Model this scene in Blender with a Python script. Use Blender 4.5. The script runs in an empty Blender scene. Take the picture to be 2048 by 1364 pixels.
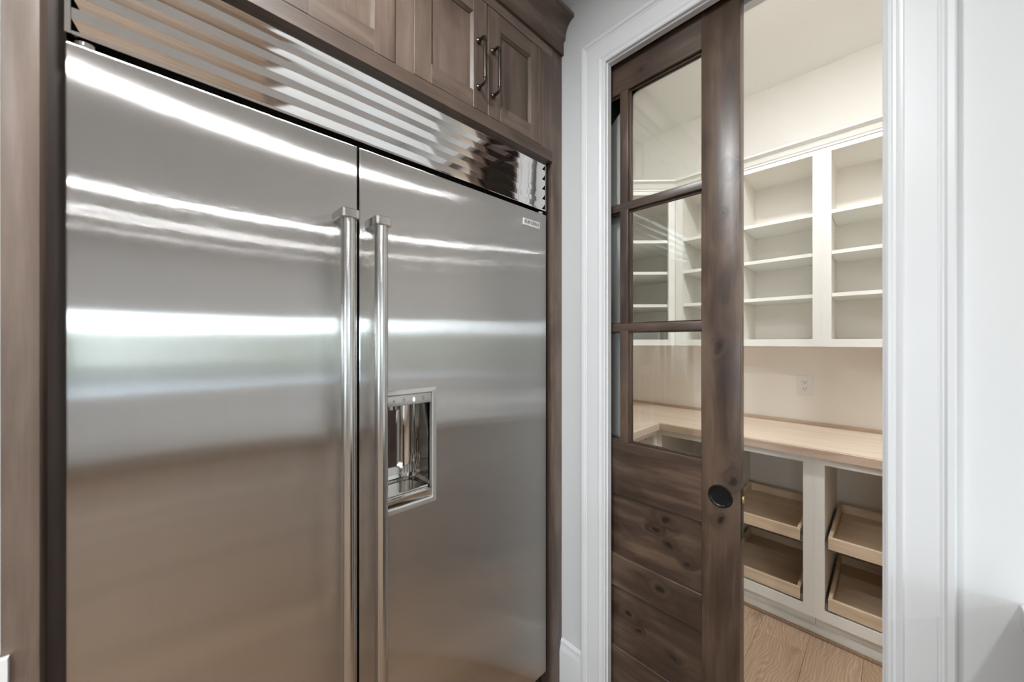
import bpy, bmesh, math, random
from mathutils import Vector, Matrix
random.seed(7)
SC = bpy.context.scene
COL = SC.collection
PI = math.pi

# ------------------------------------------------------------------ camera, world, exposure
AZ = math.radians(46.13)
cam_d = bpy.data.cameras.new('camera')
cam_d.sensor_width = 36.0
cam_d.lens = 727.0 / 2048.0 * 36.0
cam_d.clip_start = 0.02
cam_d.dof.use_dof = True
cam_d.dof.focus_distance = 1.55
cam_d.dof.aperture_fstop = 3.2
cam = bpy.data.objects.new('camera', cam_d)
COL.objects.link(cam)
CAMZ = 1.42
cam.location = (0, 0, CAMZ)
cam.rotation_euler = (PI / 2, 0, AZ - PI / 2)
SC.camera = cam

w = bpy.data.worlds.new('sky')
SC.world = w
w.use_nodes = True
wb = w.node_tree.nodes['Background']
wb.inputs[0].default_value = (0.80, 0.90, 1.0, 1)
wb.inputs[1].default_value = 7.0

SC.view_settings.view_transform = 'Standard'
SC.view_settings.look = 'None'
SC.view_settings.gamma = 1.0
SC.view_settings.use_curve_mapping = False
SC.view_settings.exposure = 0.90
SC.cycles.max_bounces = 12
SC.cycles.diffuse_bounces = 10
SC.cycles.glossy_bounces = 6
SC.cycles.transmission_bounces = 8
SC.cycles.sample_clamp_indirect = 6.0
SC.cycles.caustics_reflective = False
SC.cycles.caustics_refractive = False
CAN_W = 11.0          # watts of each kitchen downlight
PANTRY_W = 13.6

# ------------------------------------------------------------------ materials
def mat(name):
    m = bpy.data.materials.new(name)
    m.use_nodes = True
    nt = m.node_tree
    return m, nt, nt.nodes['Principled BSDF']

class N:
    """tiny node helper"""
    def __init__(s, nt): s.nt = nt
    def add(s, t, **kw):
        n = s.nt.nodes.new(t)
        for k, v in kw.items(): setattr(n, k, v)
        return n
    def link(s, a, b): s.nt.links.new(a, b)
    def math(s, op, a, b=None, c=None):
        n = s.add('ShaderNodeMath', operation=op)
        for i, v in enumerate((a, b, c)):
            if v is None: continue
            if isinstance(v, (int, float)): n.inputs[i].default_value = v
            else: s.link(v, n.inputs[i])
        return n.outputs[0]
    def vmath(s, op, a, b=None):
        n = s.add('ShaderNodeVectorMath', operation=op)
        for i, v in enumerate((a, b)):
            if v is None: continue
            if isinstance(v, (tuple, list)): n.inputs[i].default_value = v
            else: s.link(v, n.inputs[i])
        return n.outputs[0]
    def noise(s, vec, scale, detail=3, rough=.55, dist=0.0):
        n = s.add('ShaderNodeTexNoise')
        n.inputs['Scale'].default_value = scale
        n.inputs['Detail'].default_value = detail
        n.inputs['Roughness'].default_value = rough
        n.inputs['Distortion'].default_value = dist
        s.link(vec, n.inputs['Vector'])
        return n.outputs['Fac']
    def ramp(s, fac, stops):
        n = s.add('ShaderNodeValToRGB')
        e = n.color_ramp.elements
        while len(e) < len(stops): e.new(.5)
        for i, (p, c) in enumerate(stops):
            e[i].position = p
            e[i].color = tuple(c) + (1,) if len(c) == 3 else c
        s.link(fac, n.inputs[0])
        return n.outputs[0]
    def mix(s, fac, a, b, blend='MIX'):
        n = s.add('ShaderNodeMix', data_type='RGBA', blend_type=blend)
        if isinstance(fac, (int, float)): n.inputs[0].default_value = fac
        else: s.link(fac, n.inputs[0])
        for i, v in ((6, a), (7, b)):
            if isinstance(v, (tuple, list)): n.inputs[i].default_value = tuple(v) + (1,) if len(v) == 3 else v
            else: s.link(v, n.inputs[i])
        return n.outputs[2]
    def maprange(s, v, a, b, c, d):
        n = s.add('ShaderNodeMapRange')
        s.link(v, n.inputs[0])
        for i, x in enumerate((a, b, c, d)): n.inputs[i + 1].default_value = x
        return n.outputs[0]

def paint(name, col, rough=.45, bump=.0):
    m, nt, p = mat(name)
    n = N(nt)
    pos = n.add('ShaderNodeNewGeometry').outputs['Position']
    f = n.noise(pos, 2.2, 2)
    c2 = tuple(x * .965 for x in col)
    n.link(n.mix(f, col, c2), p.inputs['Base Color'])
    p.inputs['Roughness'].default_value = rough
    if bump:
        b = n.add('ShaderNodeBump')
        b.inputs['Strength'].default_value = bump
        b.inputs['Distance'].default_value = .002
        n.link(n.noise(pos, 260, 2), b.inputs['Height'])
        n.link(b.outputs[0], p.inputs['Normal'])
    return m

def plain(name, col, rough=.4, metal=0.0, emit=0.0):
    m, nt, p = mat(name)
    n = N(nt)
    pos = n.add('ShaderNodeNewGeometry').outputs['Position']
    f = n.noise(pos, 35, 2)
    n.link(n.mix(f, col, tuple(x * .93 for x in col)), p.inputs['Base Color'])
    p.inputs['Roughness'].default_value = rough
    p.inputs['Metallic'].default_value = metal
    if emit:
        p.inputs['Emission Color'].default_value = tuple(col) + (1,)
        p.inputs['Emission Strength'].default_value = emit
    return m

def wood(name, axis, dark, mid, light, rough=.42, across=26, along=1.6, blotch=.5, knots=0.0, rnd=True, coat=.0, streak=.5, knots_at=()):
    """timber with the grain running along the given world axis (0,1,2)"""
    m, nt, p = mat(name)
    n = N(nt)
    pos = n.add('ShaderNodeNewGeometry').outputs['Position']
    if rnd:
        oi = n.add('ShaderNodeObjectInfo').outputs['Random']
        off = n.add('ShaderNodeCombineXYZ')
        for i in range(3): n.link(n.math('MULTIPLY', oi, 3.7 + 2.3 * i), off.inputs[i])
        pos = n.vmath('ADD', pos, off.outputs[0])
    raw = n.add('ShaderNodeNewGeometry').outputs['Position']
    halos = cores = None
    if knots_at:
        kw = n.add('ShaderNodeTexNoise')
        kw.inputs['Scale'].default_value = 22.0
        kw.inputs['Detail'].default_value = 3
        n.link(raw, kw.inputs['Vector'])
        kp = n.vmath('ADD', raw, n.vmath('MULTIPLY', n.vmath('SUBTRACT', kw.outputs['Color'], (.5, .5, .5)), (0, .035, .035)))
        for ky, kz, kr in knots_at:
            el = [0, 1 / kr, 1 / kr]
            el[axis] *= .62
            v = n.vmath('MULTIPLY', n.vmath('SUBTRACT', kp, (0, ky, kz)), tuple(el))
            ln = n.add('ShaderNodeVectorMath', operation='LENGTH')
            n.link(v, ln.inputs[0])
            d = ln.outputs['Value']
            h_, c_ = n.maprange(d, 2.6, .5, 0, 1), n.maprange(d, .62, .40, 0, 1)
            halos = h_ if halos is None else n.math('MAXIMUM', halos, h_)
            cores = c_ if cores is None else n.math('MAXIMUM', cores, c_)
        sw = n.add('ShaderNodeCombineXYZ')
        bend = n.math('MULTIPLY', n.math('POWER', halos, 2.0), .10)
        for i in range(3): n.link(bend, sw.inputs[i])
        pos = n.vmath('ADD', pos, sw.outputs[0])
    # a slow wander of the grain
    warp = n.add('ShaderNodeTexNoise')
    warp.inputs['Scale'].default_value = 3.0
    warp.inputs['Detail'].default_value = 2
    n.link(pos, warp.inputs['Vector'])
    wv = n.vmath('SUBTRACT', warp.outputs['Color'], (.5, .5, .5))
    wv = n.vmath('MULTIPLY', wv, (.05, .05, .05))
    p2 = n.vmath('ADD', pos, wv)
    sc = [across] * 3
    sc[axis] = along
    g = n.vmath('MULTIPLY', p2, tuple(sc))
    grain = n.noise(g, 1.0, 5, .6, .4)
    sc2 = [across * 7] * 3
    sc2[axis] = along * 4
    fine = n.noise(n.vmath('MULTIPLY', pos, tuple(sc2)), 1.0, 2)
    sc3 = [6.0] * 3
    sc3[axis] = 2.2
    blot = n.noise(n.vmath('MULTIPLY', pos, tuple(sc3)), 1.0, 3, .55, .8)
    c = n.ramp(n.maprange(grain, .25, .78, 0, 1), [(0.0, dark), (.45, mid), (1.0, light)])
    c = n.mix(n.math('MULTIPLY', n.maprange(fine, .35, .75, 0, 1), streak * .45), c, dark)
    c = n.mix(n.math('MULTIPLY', n.maprange(blot, .42, .72, 0, 1), blotch), c, dark)
    c = n.mix(n.math('MULTIPLY', n.maprange(blot, .50, .22, 0, 1), blotch * .6), c, light)
    if knots:
        kv = [5.2] * 3
        kv[axis] = 3.0
        vo = n.add('ShaderNodeTexVoronoi')
        vo.inputs['Scale'].default_value = 1.0
        n.link(n.vmath('MULTIPLY', p2, tuple(kv)), vo.inputs['Vector'])
        d = vo.outputs['Distance']
        rsel = n.add('ShaderNodeSeparateColor')
        n.link(vo.outputs['Color'], rsel.inputs[0])
        pick = n.math('GREATER_THAN', rsel.outputs[0], 1 - knots)
        halo = n.math('MULTIPLY', n.maprange(d, .34, .05, 0, .6), pick)
        core = n.math('MULTIPLY', n.maprange(d, .10, .06, 0, .95), pick)
        c = n.mix(halo, c, tuple(x * .62 for x in dark))
        c = n.mix(core, c, (.012, .008, .006))
    if knots_at:
        ring = n.math('MULTIPLY', halos, n.maprange(grain, .35, .65, .25, .85))
        c = n.mix(ring, c, tuple(x * .55 for x in dark))
        c = n.mix(n.math('MULTIPLY', cores, .9), c, (.010, .007, .005))
    n.link(c, p.inputs['Base Color'])
    p.inputs['Roughness'].default_value = rough
    n.link(n.maprange(grain, .2, .8, rough + .08, rough - .06), p.inputs['Roughness'])
    if coat:
        p.inputs['Coat Weight'].default_value = coat
        p.inputs['Coat Roughness'].default_value = .28
    b = n.add('ShaderNodeBump')
    b.inputs['Strength'].default_value = .12
    b.inputs['Distance'].default_value = .001
    n.link(fine, b.inputs['Height'])
    n.link(b.outputs[0], p.inputs['Normal'])
    return m

def steel_brushed(name, col=(.60, .59, .57), rough=.088, spread=.62, wave=.012):
    """sheet steel with an up-and-down brushing: facets lean sideways at random"""
    m, nt, p = mat(name)
    n = N(nt)
    geo = n.add('ShaderNodeNewGeometry')
    pos = geo.outputs['Position']
    a = n.add('ShaderNodeTexWhiteNoise', noise_dimensions='3D')
    n.link(n.vmath('MULTIPLY', pos, (9731.0, 8117.0, 6653.0)), a.inputs['Vector'])
    sep = n.add('ShaderNodeSeparateColor')
    n.link(a.outputs['Color'], sep.inputs[0])
    j = n.math('ADD', n.math('ADD', sep.outputs[0], sep.outputs[1]), sep.outputs[2])
    j = n.math('MULTIPLY', n.math('SUBTRACT', j, 1.5), spread)
    wn = n.add('ShaderNodeTexNoise')
    wn.inputs['Scale'].default_value = 2.6
    wn.inputs['Detail'].default_value = 1.0
    n.link(pos, wn.inputs['Vector'])
    wv = n.vmath('MULTIPLY', n.vmath('SUBTRACT', wn.outputs['Color'], (.5, .5, .5)), (wave, 0, wave))
    jx = n.add('ShaderNodeCombineXYZ')
    n.link(j, jx.inputs[0])
    nn = n.vmath('NORMALIZE', n.vmath('ADD', n.vmath('ADD', geo.outputs['Normal'], jx.outputs[0]), wv))
    n.link(nn, p.inputs['Normal'])
    s = n.noise(n.vmath('MULTIPLY', pos, (420, 420, 2.0)), 1.0, 2)
    n.link(n.mix(s, col, tuple(x * .93 for x in col)), p.inputs['Base Color'])
    p.inputs['Metallic'].default_value = 1.0
    p.inputs['Roughness'].default_value = rough
    p.inputs['Anisotropic'].default_value = .9
    t = n.add('ShaderNodeCombineXYZ')
    t.inputs[0].default_value = 1.0
    n.link(t.outputs[0], p.inputs['Tangent'])
    return m

def steel(name, col=(.66, .65, .63), rough=.14):
    m, nt, p = mat(name)
    n = N(nt)
    pos = n.add('ShaderNodeNewGeometry').outputs['Position']
    s = n.noise(n.vmath('MULTIPLY', pos, (30, 30, 400)), 1.0, 2)
    n.link(n.mix(s, col, tuple(x * .94 for x in col)), p.inputs['Base Color'])
    p.inputs['Metallic'].default_value = 1.0
    p.inputs['Roughness'].default_value = rough
    return m

def glass(name):
    m, nt, p = mat(name)
    n = N(nt)
    pos = n.add('ShaderNodeNewGeometry').outputs['Position']
    p.inputs['Base Color'].default_value = (1, 1, 1, 1)
    out = nt.nodes['Material Output']
    gl = n.add('ShaderNodeBsdfGlossy')
    gl.inputs['Roughness'].default_value = .0
    b = n.add('ShaderNodeBump')
    b.inputs['Strength'].default_value = .02
    b.inputs['Distance'].default_value = .002
    n.link(n.noise(pos, 9, 1), b.inputs['Height'])
    n.link(b.outputs[0], gl.inputs['Normal'])
    tr = n.add('ShaderNodeBsdfTransparent')
    tr.inputs['Color'].default_value = (.965, .975, .965, 1)
    fr = n.add('ShaderNodeFresnel')
    fr.inputs['IOR'].default_value = 1.5
    mx = n.add('ShaderNodeMixShader')
    n.link(fr.outputs[0], mx.inputs[0])
    n.link(tr.outputs[0], mx.inputs[1])
    n.link(gl.outputs[0], mx.inputs[2])
    n.link(mx.outputs[0], out.inputs['Surface'])
    return m

def floor_mat(name, planks):
    m, nt, p = mat(name)
    n = N(nt)
    pos = n.add('ShaderNodeNewGeometry').outputs['Position']
    if planks:     # kitchen side: boards too far off to tell apart, tone and joints by a brick pattern
        br = n.add('ShaderNodeTexBrick')
        br.offset = .37
        br.inputs['Scale'].default_value = 1.0
        br.inputs['Brick Width'].default_value = 1.9
        br.inputs['Row Height'].default_value = .18
        br.inputs['Mortar Size'].default_value = .0015
        br.inputs['Color1'].default_value = (0, 0, 0, 1)
        br.inputs['Color2'].default_value = (1, 1, 1, 1)
        br.inputs['Mortar'].default_value = (0, 0, 0, 1)
        n.link(pos, br.inputs['Vector'])
        tone = n.add('ShaderNodeSeparateColor')
        n.link(br.outputs['Color'], tone.inputs[0])
        tone = tone.outputs[0]
        p1 = pos
    else:
        tone = n.add('ShaderNodeObjectInfo').outputs['Random']
        off = n.add('ShaderNodeCombineXYZ')
        n.link(n.math('MULTIPLY', tone, 31.0), off.inputs[0])
        n.link(n.math('MULTIPLY', tone, 17.0), off.inputs[1])
        p1 = n.vmath('ADD', pos, off.outputs[0])
    warp = n.add('ShaderNodeTexNoise')
    warp.inputs['Scale'].default_value = 4.5
    n.link(n.vmath('MULTIPLY', p1, (.6, 1.6, 1)), warp.inputs['Vector'])
    wv = n.vmath('MULTIPLY', n.vmath('SUBTRACT', warp.outputs['Color'], (.5, .5, .5)), (.0, .16, 0))
    g = n.vmath('ADD', p1, wv)
    wave = n.add('ShaderNodeTexWave', wave_type='BANDS', bands_direction='Y')
    wave.inputs['Scale'].default_value = 30.0
    wave.inputs['Distortion'].default_value = 3.2
    wave.inputs['Detail'].default_value = 3
    n.link(n.vmath('MULTIPLY', g, (.5, 1, 1)), wave.inputs['Vector'])
    fine = n.noise(n.vmath('MULTIPLY', p1, (5, 150, 1)), 1.0, 3)
    blot = n.noise(n.vmath('MULTIPLY', p1, (2.0, 7, 1)), 1.0, 3)
    base = n.mix(tone, (.27, .178, .112), (.42, .285, .185)) if planks else n.mix(tone, (.46, .325, .222), (.58, .42, .30))  # one oak floor: dim kitchen and bright pantry light put into its colours
    c = n.mix(n.math('MULTIPLY', wave.outputs['Fac'], .38), base, (.16, .10, .065) if planks else (.27, .175, .115))
    c = n.mix(n.math('MULTIPLY', n.maprange(fine, .4, .7, 0, 1), .35), c, (.14, .088, .055) if planks else (.20, .13, .08))
    c = n.mix(n.math('MULTIPLY', n.maprange(blot, .62, .78, 0, 1), .7), c, (.11, .066, .04))
    n.link(c, p.inputs['Base Color'])
    p.inputs['Roughness'].default_value = .58
    p.inputs['Specular IOR Level'].default_value = .28
    return m

M = {}
M['wall'] = paint('wall paint', (.70, .705, .705), .6, .05)
M['trim'] = paint('white trim enamel', (.76, .765, .77), .32)
M['ceil'] = paint('ceiling paint', (.88, .875, .865), .8)
M['pwall'] = paint('pantry wall paint bounce tint', (.85, .815, .765), .6, .05)  # same paint as the upper wall, tinted with light bounced off the wood
M['pupper'] = paint('pantry ceiling paint', (.85, .84, .81), .7)
M['cream'] = paint('cream cabinet lacquer', (.85, .845, .805), .38)
M['cream_in'] = paint('cream cabinet interior', (.85, .825, .775), .45)
CD, CM, CL = (.052, .033, .024), (.135, .094, .071), (.235, .172, .135)
for i, a in enumerate('xyz'):
    M['cab_' + a] = wood('stained alder cabinet ' + a, i, CD, CM, CL, .44, 20, 1.3, .70, coat=.05)
DD, DM, DL = (.030, .0165, .011), (.090, .055, .038), (.215, .142, .096)
KN = {'z': ((.3244, 1.923, .013), (.354, 1.405, .011), (.352, .885, .013), (.316, 1.01, .018), (.345, 1.80, .007)),
      'y': ((.605, 2.371, .011), (.520, .815, .017), (.512, .742, .012), (.556, .775, .016), (.450, .70, .010), (.536, .585, .015), (.655, .428, .013), (.498, .372, .013), (.62, .39, .010))}
for i, a in enumerate('yz'):
    M['door_' + a] = wood('knotty alder door ' + a, i + 1, DD, DM, DL, .36, 24, 1.9, .80, coat=.22, knots_at=KN[a])
M['panel_dark'] = wood('stained alder side', 2, (.04, .026, .02), (.075, .05, .04), (.10, .07, .055), .5, 20, 1.3, .3)
M['block_y'] = wood('maple butcher block', 1, (.66, .53, .42), (.76, .64, .53), (.84, .74, .63), .42, 30, 1.0, .12, rnd=False, streak=.3)
M['block_x'] = wood('maple butcher block side run', 0, (.66, .53, .42), (.76, .64, .53), (.84, .74, .63), .42, 30, 1.0, .12, rnd=False, streak=.3)
M['block_edge'] = wood('maple edge', 1, (.42, .29, .21), (.58, .44, .345), (.68, .55, .445), .42, 40, 3.0, .25, rnd=True, streak=.5)
M['tray'] = wood('birch tray', 1, (.52, .39, .26), (.66, .52, .37), (.78, .65, .50), .45, 30, 1.6, .2, streak=.3)
M['ply'] = wood('tray plywood', 1, (.50, .38, .25), (.58, .45, .31), (.64, .51, .37), .5, 12, .8, .2, streak=.2)
M['steel'] = steel_brushed('brushed stainless sheet', (.635, .62, .60))
M['polish'] = steel('polished stainless', (.70, .69, .67), .07)
M['tube'] = steel('satin stainless tube', (.64, .63, .61), .20)
M['louver'] = steel('louver stainless', (.80, .785, .77), .06)
M['black'] = plain('black gasket', (.02, .018, .017), .6)
M['blackmetal'] = plain('oil rubbed black metal', (.018, .017, .018), .33, .6)
M['bronze'] = plain('dark bronze', (.075, .058, .05), .26, .9)
M['brass'] = plain('brass latch', (.62, .48, .24), .3, 1.0)
M['zinc'] = plain('zinc drawer slide', (.30, .29, .28), .35, .9)
M['plastic'] = plain('white plastic', (.80, .79, .77), .35)
M['dark'] = plain('dark slot', (.02, .02, .02), .6)
M['ctrl'] = plain('control fascia', (.60, .59, .57), .35, .6)
M['glyph'] = plain('grey glyph', (.22, .215, .21), .5)
M['lit'] = plain('lit glyph', (1, 1, 1), .5, 0, 1.1)
M['letter'] = plain('badge lettering', (.06, .06, .06), .4)
M['badge'] = plain('badge plate', (.86, .85, .83), .3, .5)
M['quartz'] = paint('white quartz', (.84, .85, .85), .2)
M['glass'] = glass('clear pane')
M['floor'] = floor_mat('oak plank', False)  # same oak as the kitchen floor, lightened for the brighter pantry
M['floor_k_dim'] = floor_mat('oak boards dimmed', True)
M['paving'] = paint('grey paving', (.26, .30, .34), .8)
M['hedge'] = paint('hedge green', (.06, .085, .045), .9)

# ------------------------------------------------------------------ mesh helpers
class MB:
    """collects shapes, with a material for each, into one mesh object"""
    def __init__(s):
        s.bm = bmesh.new(); s.mats = []
    def _idx(s, m):
        if m not in s.mats: s.mats.append(m)
        return s.mats.index(m)
    def _take(s, tmp, m):
        i = s._idx(m)
        for f in tmp.faces: f.material_index = i
        me = bpy.data.meshes.new('tmp')
        tmp.to_mesh(me); tmp.free()
        n0 = len(s.bm.faces)
        s.bm.from_mesh(me)
        bpy.data.meshes.remove(me)
        return s
    def box(s, m, x0, x1, y0, y1, z0, z1, bev=0.0, seg=2):
        t = bmesh.new()
        bmesh.ops.create_cube(t, size=1)
        for v in t.verts:
            v.co = Vector(((x0 + x1) / 2 + v.co.x * (x1 - x0), (y0 + y1) / 2 + v.co.y * (y1 - y0), (z0 + z1) / 2 + v.co.z * (z1 - z0)))
        if bev: bmesh.ops.bevel(t, geom=t.edges[:], offset=bev, segments=seg, affect='EDGES', profile=.5)
        return s._take(t, m)
    def loft(s, m, rings, closed=True, caps=True):
        t = bmesh.new()
        R = [[t.verts.new(p) for p in r] for r in rings]
        n = len(R[0])
        for a, b in zip(R, R[1:]):
            for i in range(n if closed else n - 1):
                j = (i + 1) % n
                t.faces.new((a[i], a[j], b[j], b[i]))
        if caps and closed:
            t.faces.new(R[0][::-1]); t.faces.new(R[-1])
        bmesh.ops.recalc_face_normals(t, faces=t.faces[:])
        return s._take(t, m)
    def tube(s, m, pts, r, seg=16, caps=True):
        """round bar through points; r a number or one radius per point"""
        pts = [Vector(p) for p in pts]
        rr = r if isinstance(r, (list, tuple)) else [r] * len(pts)
        rings = []
        up = None
        for i, p in enumerate(pts):
            d = (pts[min(i + 1, len(pts) - 1)] - pts[max(i - 1, 0)]).normalized()
            if up is None: up = Vector((0, 0, 1)) if abs(d.z) < .9 else Vector((1, 0, 0))
            a = d.cross(up).normalized(); b = d.cross(a).normalized()
            up = -b if False else up
            rings.append([p + a * math.cos(2 * PI * k / seg) * rr[i] + b * math.sin(2 * PI * k / seg) * rr[i] for k in range(seg)])
        return s.loft(m, rings, True, caps)
    def lathe(s, m, prof, origin, axis, seg=32):
        """prof: (radius, height along axis)"""
        o = Vector(origin); d = Vector(axis).normalized()
        a = d.orthogonal().normalized(); b = d.cross(a)
        rings = [[o + d * h + (a * math.cos(2 * PI * k / seg) + b * math.sin(2 * PI * k / seg)) * max(r, 1e-5) for k in range(seg)] for r, h in prof]
        return s.loft(m, rings, True, True)
    def quad(s, m, pts):
        t = bmesh.new()
        t.faces.new([t.verts.new(p) for p in pts])
        return s._take(t, m)
    def build(s, name, parent=None, smooth=25):
        me = bpy.data.meshes.new(name)
        s.bm.to_mesh(me); s.bm.free()
        for m in s.mats: me.materials.append(m)
        if smooth:
            me.polygons.foreach_set('use_smooth', [True] * len(me.polygons))
            me.set_sharp_from_angle(angle=math.radians(smooth))
        o = bpy.data.objects.new(name, me)
        COL.objects.link(o)
        if parent is not None: adopt(o, parent)
        return o

BASE = {}
def adopt(o, parent):
    o.parent = parent
    o.matrix_parent_inverse = Matrix.Translation(-BASE.get(parent.name, Vector((0, 0, 0))))
def thing(name, loc, label, cat, group=None, kind=None):
    o = bpy.data.objects.new(name, None)
    COL.objects.link(o)
    o.empty_display_size = .05
    o.location = loc
    BASE[o.name] = Vector(loc)
    return tag(o, label, cat, group, kind)
def tag(o, label, cat, group=None, kind=None):
    o['label'] = label; o['category'] = cat
    if group: o['group'] = group
    if kind: o['kind'] = kind
    return o

# ------------------------------------------------------------------ key planes
YF = .943            # refrigerator door fronts
YC = .925            # cabinet face frames
XW = 1.171           # doorway wall, kitchen face
XB = 1.285           # doorway wall, pantry face
OYL, OYR = .712, .012   # doorway opening
OZ = 2.43
YBK = 1.57           # kitchen wall behind the refrigerator
KX0, KY0, KZ = -4.6, -4.5, 2.76
PX, PY, PZ = 2.84, 1.61, 3.06   # pantry far walls and ceiling

# ------------------------------------------------------------------ room shell
fl = MB().box(M['floor_k_dim'], KX0, XB - .03, KY0, YBK + .1, -.10, 0).build('floor')
tag(fl, 'brown oak plank floor running into the pantry', 'floor', kind='structure')
MB().box(M['panel_dark'], XB - .03, PX + .1, -1.3, PY + .1, -.10, -.016).build('subfloor', fl)
gap = .0004
for r in range(10):
    y0 = -.80 + .185 * r - .042
    x = XB - .03 - random.random() * .9
    while x < PX:
        L = 1.1 + random.random() * .9
        xa, xb = max(x, XB - .029), min(x + L, PX)
        if xb - xa > .05 and y0 < PY:
            MB().box(M['floor'], xa + gap, xb - gap, y0 + gap, min(y0 + .185, PY) - gap, -.016, random.random() * .0003, .0009, 1).build('floor_plank', fl)
        x += L

cl = MB().box(M['ceil'], KX0, XW + .02, KY0, YBK + .1, KZ, KZ + .1).build('ceiling')
tag(cl, 'white kitchen ceiling above the refrigerator cabinet crown', 'ceiling', kind='structure')
cl = MB().box(M['pupper'], XB - .02, PX + .1, -1.0, PY + .1, PZ, PZ + .1).build('ceiling_pantry')
tag(cl, 'cream pantry ceiling seen over the sliding door', 'ceiling', kind='structure')

# doorway wall: two skins around the pocket, header, plain run to the right
b = MB()
b.box(M['wall'], XW, 1.190, OYL + .012, YBK + .1, 0, PZ + .1)
b.box(M['pwall'], 1.262, XB, OYL + .012, PY + .1, 0, PZ + .1)
b.box(M['wall'], XW, 1.190, OYR - .02, OYL + .012, OZ + .012, PZ + .1)
b.box(M['pwall'], 1.262, XB, OYR - .02, OYL + .012, OZ + .012, PZ + .1)
b.box(M['wall'], 1.19, 1.262, OYR - .02, 1.2, 2.53, PZ + .1)
b.box(M['wall'], XW, 1.24, KY0, OYR - .012, 0, PZ + .1)
b.box(M['pwall'], 1.24, XB, -1.0, OYR - .012, 0, PZ + .1)
wr = b.build('wall_right', smooth=0)
tag(wr, 'white painted kitchen wall around the pantry doorway', 'wall', kind='structure')

o = MB().box(M['wall'], KX0, XW, YBK, YBK + .1, 0, KZ + .1).build('wall_back', smooth=0)
tag(o, 'white kitchen wall behind the refrigerator', 'wall', kind='structure')
o = MB().box(M['pwall'], PX, PX + .1, -1.0, PY + .1, 0, 2.42).box(M['pupper'], PX, PX + .1, -1.0, PY + .1, 2.42, PZ + .1).build('wall_pantry_back', smooth=0)
tag(o, 'beige pantry wall behind the shelves and worktop', 'wall', kind='structure')
o = MB().box(M['pwall'], XB, PX, PY, PY + .1, 0, 2.42).box(M['pupper'], XB, PX, PY, PY + .1, 2.42, PZ + .1).build('wall_pantry_left', smooth=0)
tag(o, 'beige pantry side wall beyond the corner shelves', 'wall', kind='structure')
o = MB().box(M['pwall'], XB, PX, -1.1, -1.0, 0, PZ + .1).build('wall_pantry_right', smooth=0)
tag(o, 'beige pantry side wall right of the doorway', 'wall', kind='structure')

# far kitchen walls with windows (seen mirrored in the steel)
WZ0, WZ1 = .72, 1.83
wins = [(-3.7, -1.9), (-1.2, .6)]
b = MB()
b.box(M['wall'], KX0, XW, KY0 - .12, KY0, 0, WZ0).box(M['wall'], KX0, XW, KY0 - .12, KY0, WZ1, KZ + .1)
xs = [KX0] + [v for p in wins for v in p] + [XW]
for i in range(0, len(xs), 2): b.box(M['wall'], xs[i], xs[i + 1], KY0 - .12, KY0, WZ0, WZ1)
o = b.build('wall_front', smooth=0)
tag(o, 'white kitchen wall with windows mirrored in the refrigerator', 'wall', kind='structure')
for k, (xa, xb) in enumerate(wins):
    t = thing('window_%d' % (k + 1), ((xa + xb) / 2, KY0 - .06, WZ0), 'white framed kitchen window mirrored in the steel doors, %s' % ('farther from doorway wall' if k == 0 else 'nearer to doorway wall'), 'window', kind='structure')
    f = MB()
    for (p, q, r, s_) in ((xa, xb, WZ0, WZ0 + .05), (xa, xb, WZ1 - .05, WZ1), (xa, xa + .05, WZ0 + .05, WZ1 - .05), (xb - .05, xb, WZ0 + .05, WZ1 - .05), ((xa + xb) / 2 - .03, (xa + xb) / 2 + .03, WZ0 + .05, WZ1 - .05)):
        f.box(M['trim'], p, q, KY0 - .09, KY0 - .04, r, s_)
    f.build('window_frame', t, smooth=0)
    for (p, q) in ((xa + .05, (xa + xb) / 2 - .03), ((xa + xb) / 2 + .03, xb - .05)):
        MB().box(M['glass'], p, q, KY0 - .068, KY0 - .063, WZ0 + .05, WZ1 - .05).build('pane', t, smooth=0)
LW = (-2.7, .1, .72, 1.80)  # unseen window, added and placed to send daylight through the doorway
b = MB()
b.box(M['wall'], KX0 - .12, KX0, KY0, LW[0], 0, KZ + .1).box(M['wall'], KX0 - .12, KX0, LW[1], YBK, 0, KZ + .1)
b.box(M['wall'], KX0 - .12, KX0, LW[0], LW[1], 0, LW[2]).box(M['wall'], KX0 - .12, KX0, LW[0], LW[1], LW[3], KZ + .1)
o = b.build('wall_left', smooth=0)
tag(o, 'white kitchen wall left of the refrigerator with an added wide window', 'wall', kind='structure')
t = thing('window_3', (KX0 - .06, (LW[0] + LW[1]) / 2, LW[2]), 'wide white framed window added in the left kitchen wall for daylight', 'window', kind='structure')
f = MB()
ym = [LW[0], LW[0] + (LW[1] - LW[0]) / 3, LW[0] + 2 * (LW[1] - LW[0]) / 3, LW[1]]
for y in ym: f.box(M['trim'], KX0 - .09, KX0 - .04, max(y - .03, LW[0]), min(y + .03, LW[1]), LW[2], LW[3])
for z in (LW[2], LW[3] - .05): f.box(M['trim'], KX0 - .088, KX0 - .042, LW[0], LW[1], z, z + .05)
f.build('window_frame', t, smooth=0)
for a_, b_ in zip(ym, ym[1:]): MB().box(M['glass'], KX0 - .068, KX0 - .063, a_ + .03, b_ - .03, LW[2] + .05, LW[3] - .05).build('pane', t, smooth=0)
def portal(loc, rot, sx, sy):
    d = bpy.data.lights.new('daylight_portal', 'AREA')
    d.shape = 'RECTANGLE'; d.size = sx; d.size_y = sy
    d.cycles.is_portal = True
    lo = bpy.data.objects.new('daylight_portal', d)
    COL.objects.link(lo); lo.location = loc; lo.rotation_euler = rot
for xa, xb in wins: portal(((xa + xb) / 2, KY0 - .125, (WZ0 + WZ1) / 2), (-PI / 2, 0, 0), xb - xa, WZ1 - WZ0)
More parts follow.
